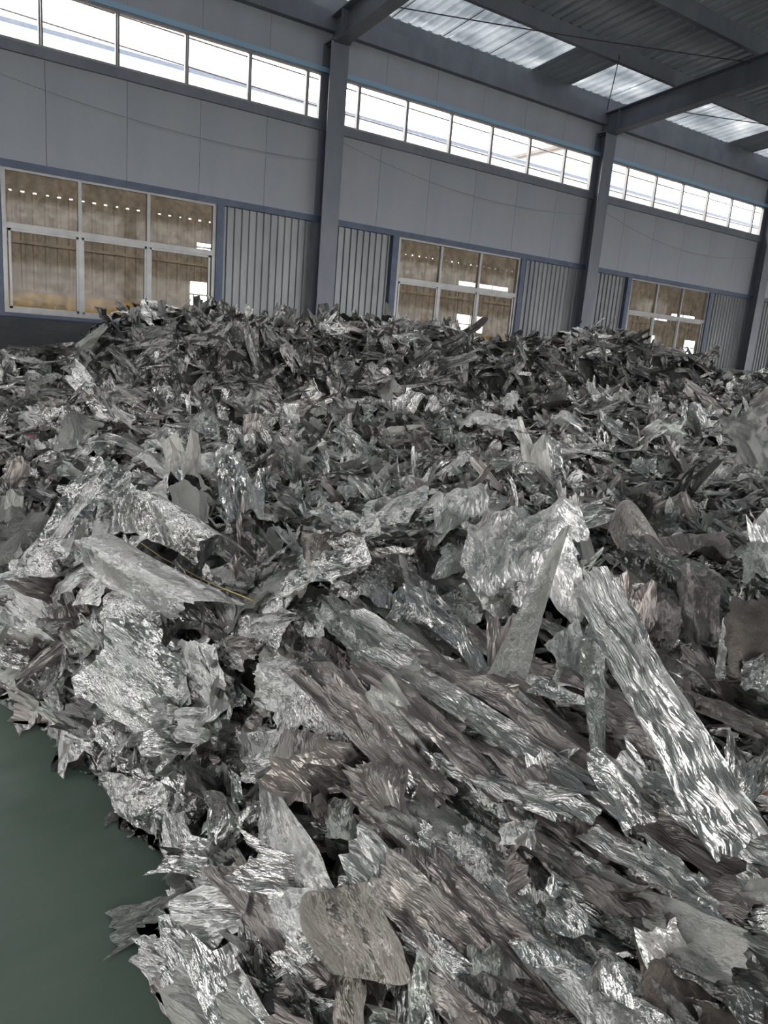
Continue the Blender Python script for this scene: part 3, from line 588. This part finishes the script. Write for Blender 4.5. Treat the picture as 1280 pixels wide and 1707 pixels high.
HERO = [
 # material, far-left, far-right, near-right, near-left, label, lift, options
 ('milky', (938, 880), (950, 878), (872, 1170), (812, 1135), 'tall upright pointed sheet of greyish film, the highest point of the near heap', (.22, .22, .06, .07), dict(rag=.25, crump=.5, pleat=.8)),
 ('strand', (952, 985), (1004, 940), (1300, 1390), (1200, 1420), 'long bright pleated silver strip running down to the right edge', (.07, .08, .12, .12), dict(rag=.35, pleat=1.1)),
 ('pale', (800, 905), (985, 890), (965, 1040), (800, 1045), 'broad finely crinkled pale sheet behind the tall pointed one', .05, dict(bow=.1)),
 ('pale', (690, 868), (775, 852), (812, 908), (722, 925), 'small pale sheet draped like a cloth over a hump in the middle', (.1, .12, .05, .05), dict(pleat=2., rag=.6, bow=.2)),
 ('dark', (648, 895), (722, 878), (738, 952), (650, 940), 'smooth dark grey folded sheet left of the draped pale one', .04, dict(crump=.4)),
 ('pale', (735, 915), (782, 922), (775, 962), (715, 972), 'small bright patch of film below the draped pale sheet', .09, dict()),
 ('silver', (662, 970), (802, 985), (805, 1040), (648, 1046), 'wide crinkled silver sheet with a straight torn lower edge', .07, dict(rag=.6)),
 ('silver', (555, 960), (640, 945), (650, 1020), (560, 1010), 'glinting silver sheet left of the wide crinkled one', .06, dict()),
 ('pale', (903, 1078), (958, 1035), (974, 1182), (922, 1160), 'wavy shining flap standing right of the tall pointed sheet', (.12, .14, .07, .07), dict(rag=.4, crump=.4, pleat=1.2)),
 ('green', (966, 1060), (1010, 1090), (1004, 1290), (984, 1280), 'narrow greenish grey flap hanging beside the long silver strip', (.13, .13, .08, .08), dict(rag=.4, crump=.5)),
 ('milky', (1000, 1130), (1062, 1160), (1112, 1265), (1020, 1245), 'clouded greenish sheet tucked under the long silver strip', .08, dict(rag=.4, crump=.4)),
 ('rosy', (1082, 1000), (1138, 1008), (1122, 1092), (1078, 1062), 'small rosy grey sheet hanging in the right part of the heap', .08, dict(rag=.7)),
 ('rosy', (1118, 945), (1190, 955), (1205, 1125), (1148, 1105), 'rosy silver sheet with hammered texture hanging near the right edge', (.1, .1, .04, .04), dict(rag=.6)),
 ('beige', (1010, 905), (1062, 903), (1125, 945), (1032, 958), 'beige grey rolled sheet lying above the dark gap', .08, dict(rag=.3, crump=.3, bow=.25)),
 ('brown', (1215, 1000), (1310, 985), (1310, 1140), (1222, 1135), 'smooth dull brown sheet at the right edge of the photo', .14, dict(rag=.9, crump=.5, pleat=.8)),
 ('rosy', (1088, 1100), (1142, 1085), (1158, 1215), (1118, 1215), 'dark mauve upright sheet in the gap right of the long strip', .06, dict(rag=.4, crump=.4)),
 ('silver', (1232, 1112), (1310, 1108), (1310, 1190), (1238, 1160), 'glittering silver scrap below the dull brown sheet', .12, dict()),
 ('silver', (1212, 1232), (1300, 1232), (1300, 1305), (1192, 1290), 'rounded silver bundle of film above the orange red lump', .12, dict(bow=.3, rag=.5)),
 ('pale', (1204, 1032), (1219, 1046), (1206, 1136), (1190, 1130), 'narrow light upright strip left of the dull brown sheet', .12, dict(rag=.3)),
 ('strand', (556, 1042), (604, 1018), (908, 1190), (862, 1218), 'topmost silver strip of the long pleated bundle in the middle', .06, dict(rag=.35, pleat=1.3)),
 ('strand', (600, 1092), (645, 1072), (1004, 1296), (958, 1330), 'second silver strip of the long pleated bundle', .08, dict(rag=.35, pleat=1.3)),
 ('rosy', (650, 1105), (770, 1125), (1135, 1330), (1078, 1375), 'rosy grey strip under the silver ones of the pleated bundle', .05, dict(rag=.4, pleat=1.2)),
 ('rosy', (556, 1095), (622, 1108), (882, 1322), (815, 1345), 'rosy strip on the left side of the pleated bundle', .07, dict(rag=.4, pleat=1.3)),
 ('green', (700, 1180), (762, 1168), (1004, 1388), (955, 1412), 'greenish grey strip crossing the middle of the pleated bundle', .06, dict(rag=.4, pleat=1.3)),
 ('rosy', (876, 1292), (905, 1268), (1300, 1472), (1300, 1540), 'wide mauve grey strip reaching the right edge below the silver one', .07, dict(rag=.3, pleat=1.2, crump=.6)),
 ('strand', (955, 1402), (992, 1385), (1300, 1565), (1300, 1612), 'bright silver strip under the mauve one, reaching the right edge', .09, dict(rag=.3, pleat=1.4)),
 ('rosy', (775, 1252), (825, 1240), (1064, 1418), (1000, 1446), 'dull rosy strip ending at a small bright patch', .07, dict(rag=.4, pleat=1.)),
 ('rosy', (858, 1442), (905, 1418), (1300, 1640), (1285, 1712), 'broad rosy brown strip in the lower right of the photo', .06, dict(rag=.4, pleat=1.1)),
 ('dark', (1000, 1545), (1062, 1522), (1300, 1665), (1255, 1725), 'dark grey strip above the lower right corner', .07, dict(rag=.4)),
 ('silver', (735, 1402), (805, 1388), (925, 1562), (858, 1582), 'silver sheet with a zigzag torn edge in the lower middle', .07, dict()),
 ('rosy', (478, 1122), (562, 1108), (765, 1328), (700, 1352), 'rosy brown pleated sheet left of the bundle', .05, dict(rag=.5, pleat=1.3)),
 ('strand', (1058, 1332), (1092, 1298), (1300, 1412), (1300, 1478), 'pale strip merging into the long silver strip at the right edge', .09, dict(rag=.3, pleat=1.3)),
 ('pale', (833, 1376), (891, 1370), (886, 1417), (830, 1411), 'small square bright patch of film lying on the bundle', .11, dict(rag=.5)),
 ('silver', (904, 1506), (952, 1498), (990, 1562), (908, 1552), 'small bright wedge of film beside a dark hole', .1, dict(rag=.6)),
 ('pale', (436, 1308), (458, 1308), (575, 1486), (430, 1492), 'whitish triangular sheet in the lower left, its tip pointing up', (.12, .12, .1, .1), dict(rag=.35, crump=.8)),
 ('pale', (440, 1490), (560, 1486), (530, 1600), (505, 1590), 'drooping tail of pale film under the whitish triangle', .09, dict(rag=.4)),
 ('beige', (490, 1505), (642, 1462), (700, 1640), (560, 1625), 'smooth beige sheet in the lower middle left', (.1, .12, .1, .08), dict(rag=.35, crump=.4, pleat=.7)),
 ('rosy', (332, 1452), (402, 1434), (535, 1592), (478, 1622), 'smooth mauve grey sheet below the whitish triangle', .08, dict(rag=.3, crump=.4)),
 ('silver', (316, 1462), (345, 1448), (442, 1560), (420, 1575), 'narrow shining ribbon edging the heap above the green floor', .1, dict(rag=.3)),
 ('rosy', (372, 1562), (435, 1550), (565, 1725), (305, 1725), 'large fan shaped rosy grey sheet at the bottom left', .07, dict(rag=.3, crump=.5, pleat=1.2)),
 ('beige', (560, 1600), (612, 1620), (605, 1725), (558, 1725), 'beige flap hanging at the bottom of the photo', .09, dict(rag=.4, crump=.4)),
 ('green', (690, 1490), (832, 1508), (835, 1725), (695, 1725), 'large smooth grey green sheet at the bottom centre', .06, dict(rag=.3, crump=.4, pleat=.9)),
 ('milky', (828, 1530), (962, 1550), (932, 1645), (850, 1645), 'clouded dark green sheet beside the bottom hole', .06, dict(rag=.4, crump=.5)),
 ('silver', (982, 1618), (1040, 1612), (1048, 1680), (975, 1668), 'bright crumpled knot of film at the bottom right', .12, dict(bow=.3)),
 ('brown', (1060, 1582), (1185, 1602), (1300, 1725), (1075, 1725), 'brownish pleated sheet in the lower right corner', .06, dict(rag=.3, crump=.6, pleat=1.5)),
 ('milky', (104, 696), (124, 694), (150, 790), (80, 778), 'clouded grey triangular flap standing up at the upper left', (.16, .16, .03, .03), dict(rag=.25, crump=.3, pleat=.5)),
 ('pale', (240, 772), (322, 758), (354, 828), (268, 812), 'fan shaped pale sheet on the left crest of the near heap', (.08, .1, .05, .05), dict(rag=.4, pleat=1.3)),
 ('pale', (163, 832), (276, 812), (287, 856), (214, 862), 'white shining sheet with a scalloped lower edge on the left', .1, dict(rag=.4, crump=.6)),
 ('pale', (163, 842), (216, 860), (172, 930), (148, 952), 'white tail of film hanging below the scalloped sheet', .09, dict(rag=.4)),
 ('milky', (278, 820), (346, 845), (342, 872), (284, 862), 'clouded flap right of the scalloped sheet', .08, dict(rag=.4, crump=.4)),
 ('silver', (186, 886), (252, 858), (425, 940), (330, 966), 'rounded silver roll of crinkled film above the yellow twine', .09, dict(rag=.4, bow=.28, pleat=1.2)),
 ('pale', (150, 950), (205, 900), (402, 1008), (300, 1045), 'clouded smooth roll of film below the yellow twine', .07, dict(rag=.5, bow=.2, crump=.9, pleat=.9)),
 ('pale', (158, 966), (190, 974), (165, 1012), (126, 1016), 'small pale leaf shaped scrap at the left edge slope', .12, dict(rag=.3)),
 ('silver', (160, 1000), (262, 1058), (250, 1108), (168, 1062), 'finely ribbed silver sheet on the left slope', .09, dict(rag=.4, pleat=1.7, bow=.2)),
 ('pale', (298, 1072), (372, 1078), (392, 1160), (328, 1135), 'pale shiny sheet in the middle of the left slope', .08, dict()),
 ('silver', (190, 1130), (282, 1128), (272, 1192), (198, 1172), 'crinkled silver sheet low on the left slope', .06, dict()),
 ('milky', (252, 1180), (332, 1250), (334, 1312), (258, 1272), 'clouded sheet low on the left slope near the floor', .05, dict(rag=.5)),
 ('silver', (192, 1290), (322, 1312), (282, 1402), (204, 1352), 'silver sheet drooping onto the green floor at the corner of the heap', (.06, .1, .01, .01), dict(rag=.6, pleat=1.3)),
 ('silver', (332, 1300), (402, 1252), (384, 1405), (320, 1408), 'creased silver flap beside the notch in the heap edge', (.08, .1, .03, .02), dict(rag=.5)),
 ('pale', (385, 1210), (497, 1228), (452, 1312), (388, 1282), 'pale pinkish sheet above the whitish triangle', .1, dict(rag=.5)),
 ('rosy', (480, 1222), (562, 1230), (532, 1342), (474, 1342), 'rosy folded sheet right of the pale pinkish one', .09, dict(rag=.5)),
 ('beige', (450, 1072), (502, 1060), (497, 1120), (464, 1126), 'small warm beige patch of film in the middle left', .08, dict(crump=.5, rag=.5)),
 ('rosy', (508, 1080), (592, 1098), (594, 1162), (514, 1152), 'flat brownish patch right of the warm beige one', .06, dict(crump=.4)),
 ('silver', (468, 1026), (556, 1018), (546, 1070), (478, 1052), 'bright ridged silver scrap above the warm beige patch', .09, dict(rag=.6)),
 ('rosy', (588, 1300), (682, 1288), (688, 1372), (636, 1352), 'smooth rosy curved flap in the lower middle', .1, dict(rag=.3, crump=.4, bow=.2)),
 ('green', (540, 1342), (602, 1338), (592, 1402), (544, 1396), 'bright greenish glinting scrap left of the lower middle', .07, dict()),
 ('milky', (588, 1388), (642, 1390), (642, 1482), (594, 1482), 'clouded grey flap above the smooth beige sheet', .08, dict(rag=.5)),
 ('rosy', (656, 1420), (742, 1420), (744, 1492), (668, 1494), 'mauve sheet right of the clouded grey flap', .08, dict()),
 ('dark', (48, 1052), (62, 1018), (142, 1030), (112, 1078), 'dark looped fold of film at the left edge above the floor', .1, dict(bow=.3, rag=.4)),
 ('milky', (-5, 830), (46, 835), (46, 872), (-5, 882), 'small clouded flap at the left edge of the photo', .1, dict(rag=.3)),
 ('rosy', (990, 905), (1200, 912), (1240, 950), (1080, 958), 'purplish grey flattened sheet behind the beige roll', .04, dict(rag=.5)),
 ('pale', (766, 702), (842, 714), (832, 746), (762, 740), 'bright square flap in the far middle of the heap', .1, dict(rag=.5)),
 ('pale', (838, 668), (868, 658), (862, 688), (832, 692), 'small white scrap on top of the far middle hump', .08, dict(rag=.5)),
 ('milky', (640, 655), (672, 620), (672, 660), (655, 680), 'thin pointed clear flap in front of the far dark mound', .2, dict(rag=.4)),
 ('beige', (505, 890), (570, 880), (540, 945), (500, 925), 'dull beige upright flap left of the middle', .12, dict(rag=.4, crump=.4)),
 ('silver', (330, 690), (372, 705), (368, 742), (310, 735), 'silver flap catching light below the large dark mound', .12, dict(rag=.4)),
 ('milky', (1205, 700), (1290, 680), (1290, 800), (1240, 790), 'clouded tuft of film at the right edge in the middle distance', .12, dict()),
 ('green', (1225, 930), (1300, 900), (1300, 985), (1240, 975), 'greenish clear sheet above the dull brown one', .12, dict(crump=.5)),
]
for i, (m_, a, b, c, d, lab, lift, kw) in enumerate(HERO):
    Q(m_, a, b, c, d, lab, lift, seed=100 + i, **kw)
LAND = [(880, 1030, 'tall upright pointed sheet'), (1110, 1170, 'long bright pleated strip'), (890, 960, 'broad finely crinkled pale sheet'), (750, 890, 'draped pale sheet'), (735, 1010, 'wide crinkled silver sheet'),
        (1065, 930, 'beige rolled sheet'), (1255, 1065, 'dull brown sheet'), (1165, 1040, 'hanging rosy silver sheet'), (1250, 1270, 'rounded silver bundle'), (860, 1395, 'small square bright patch'), (940, 1530, 'small bright wedge'),
        (500, 1410, 'whitish triangular sheet'), (595, 1550, 'smooth beige sheet'), (430, 1640, 'fan shaped rosy sheet'), (765, 1610, 'large grey green sheet'), (1180, 1660, 'brownish corner sheet'), (115, 745, 'standing triangular flap'),
        (295, 795, 'fan shaped pale sheet'), (230, 840, 'scalloped white sheet'), (300, 915, 'rounded silver roll'), (270, 975, 'clouded smooth roll'), (210, 1060, 'ribbed silver sheet'), (250, 1350, 'silver sheet drooping on the floor'),
        (360, 1340, 'flap beside the notch'), (480, 1095, 'warm beige patch'), (640, 1335, 'rosy curved flap'), (1020, 1640, 'bright crumpled knot'), (95, 1050, 'dark looped fold'), (700, 1120, 'silver strips of the bundle'), (345, 1115, 'pale shiny slope sheet')]
USED = set()
def where(px, py, wd, ln):
    big = 'broad ' if wd > .12 else 'small ' if ln < .12 else 'narrow ' if ln / wd > 3 else ''
    for dist, (lx, ly, nm) in sorted((math.hypot(px - a, py - b), (a, b, c)) for a, b, c in LAND)[:8]:
        dx, dy = px - lx, py - ly
        h = 'left' if dx < 0 else 'right'
        d = ('just ' if dist < 70 else '') + (h + ' of' if abs(dx) > 2.2 * abs(dy) else ('above' if dy < 0 else 'below') if abs(dy) > 2.2 * abs(dx) else ('upper ' if dy < 0 else 'lower ') + h + ' of')
        yield big, d + ' the ' + nm
# the other sheets of the near heap: alike but for tone and place
DESC = {'strand': 'streaked silver film strip', 'silver': 'crumpled silver film sheet', 'pale': 'pale bright film sheet', 'rosy': 'rosy grey film sheet', 'milky': 'clouded grey film sheet', 'dark': 'dark grey film sheet', 'green': 'greenish grey film sheet', 'beige': 'beige film sheet'}
def auto_sheets(n, seed):
    rng = np.random.default_rng(seed); k = 0; made = 0
    while made < n and k < 20000:
        k += 1
        px, py = rng.uniform(-60, 1340), rng.uniform(790, 1760)
        p = at(px, py, 0)
        r = math.hypot(p[0], p[1])
        if inside_dist(p[0], p[1]) < (.16 if r < 1.7 else .05) or r > 4.2: continue
        right = px > 560 and py > 1000
        if any(a < px < b and c < py < e for a, b, c, e in ((405, 600, 1285, 1510), (470, 700, 1450, 1660), (800, 1000, 860, 1180), (970, 1290, 960, 1420), (150, 430, 860, 1050))) and rng.random() < .85: continue
        wd = (.042 if right else .075) * r ** .55 * math.exp(rng.normal(0, .28)) + .015; ln = wd * (rng.uniform(3., 9.) if right else rng.uniform(1.2, 2.8))
        yaw = FLOWA + rng.normal(0, .13 if right else .75)
        m_ = rng.choice(['silver', 'pale', 'rosy', 'milky', 'dark', 'green', 'beige', 'strand'], p=[.06, .03, .38, .06, .12, .07, .04, .24] if right else [.5, .2, .05, .1, .06, .05, .02, .02])
        R = frames(np.array([p[0]]), np.array([p[1]]), np.array([yaw]), rng.normal(0, .28, 1), rng.normal(0, .28, 1))[0]
        c, a = R[:, 0] * wd / 2, R[:, 1] * ln / 2; o = np.array([p[0], p[1], p[2] + .012 + .05 * rng.random()])
        zone = 'in the lower right bundle' if right and py > 1150 else 'on the left slope above the floor' if px < 420 and py > 930 else 'on the crest of the near heap' if py < 930 else 'in the middle of the near heap'
        lab = '%s, one of several alike %s' % (DESC[str(m_)], zone)
        v = o - np.array([0, 0, CH]); zc = v @ CF; qx, qy = 640 + FPX * (v @ CR) / zc, 853.5 - FPX * (v @ CU) / zc
        for big, wh in where(qx, qy, wd, ln):
            l2 = big + DESC[str(m_)] + ' ' + wh
            if l2 not in USED: lab = l2; USED.add(l2); break
        quad([o + a * 1 - c, o + a + c, o - a + c, o - a - c], str(m_), lab, pleat=rng.uniform(1.4, 2.6) if right else rng.uniform(.5, 1.3), crump=rng.uniform(.5, 1.2), rag=rng.uniform(.4, 1.1), bow=rng.uniform(.0, .12), group='%ss %s' % (DESC[str(m_)], zone), seed=int(rng.integers(1e6)), res=18)
        made += 1
auto_sheets(215, 5)

# ---- odd things in the heap
def blob(name, c, r, m, label, cat, sq=(1, 1, 1), seed=1):
    u, v = np.meshgrid(np.linspace(0, 2 * np.pi, 21)[:-1], np.linspace(.02, np.pi - .02, 12))
    d = np.stack([np.sin(v) * np.cos(u), np.sin(v) * np.sin(u), np.cos(v)], -1)
    rr = r * (1 + .10 * vn(d[..., 0] * 2 + d[..., 2], d[..., 1] * 2, seed))
    P = (d * rr[..., None] * np.array(sq)).reshape(-1, 3); n = 20
    F = [[i * n + j, i * n + (j + 1) % n, (i + 1) * n + (j + 1) % n, (i + 1) * n + j] for i in range(11) for j in range(n)]
    o = bpy.data.objects.new(name, fastmesh(name, P, F, m, None, True)); COL.objects.link(o); o.location = c
    return tag(o, label, cat)
p = at(1272, 1318, .03); blob('plastic_lump', tuple(p), .026, M['clay'], 'orange red rounded lump sticking out of the film at the right edge', 'plastic scrap', (1.2, .9, .8))
for (px, py, r, lab) in ((40, 991, .016, 'small red scrap caught in the film at the left edge of the heap'), (78, 1141, .013, 'small red scrap low on the left slope near the floor'), (55, 728, .03, 'reddish scrap in the far left of the heap'), (1082, 677, .05, 'red and white scrap lying far back on the right of the heap')):
    p = at(px, py, .06); blob('red_scrap', tuple(p), r, M['red'], lab, 'plastic scrap', (1.5, .8, .5), 4)
def twine(pxs, lift, lab):
    mb = MB().tube([tuple(at(x, y, lift)) for x, y in pxs], .0022, 5).build('twine', M['cord'])
    tag(mb, lab, 'twine')
twine([(235, 905), (270, 930), (300, 945), (330, 962), (365, 978), (395, 990), (422, 1001)], .125, 'yellow twine lying between two rolls of film on the left')
twine([(305, 1150), (325, 1156), (345, 1166), (356, 1170)], .10, 'short piece of yellow twine lower on the left slope')
twine([(185, 985), (200, 996), (222, 1010)], .12, 'short piece of yellow twine left of the clouded roll')
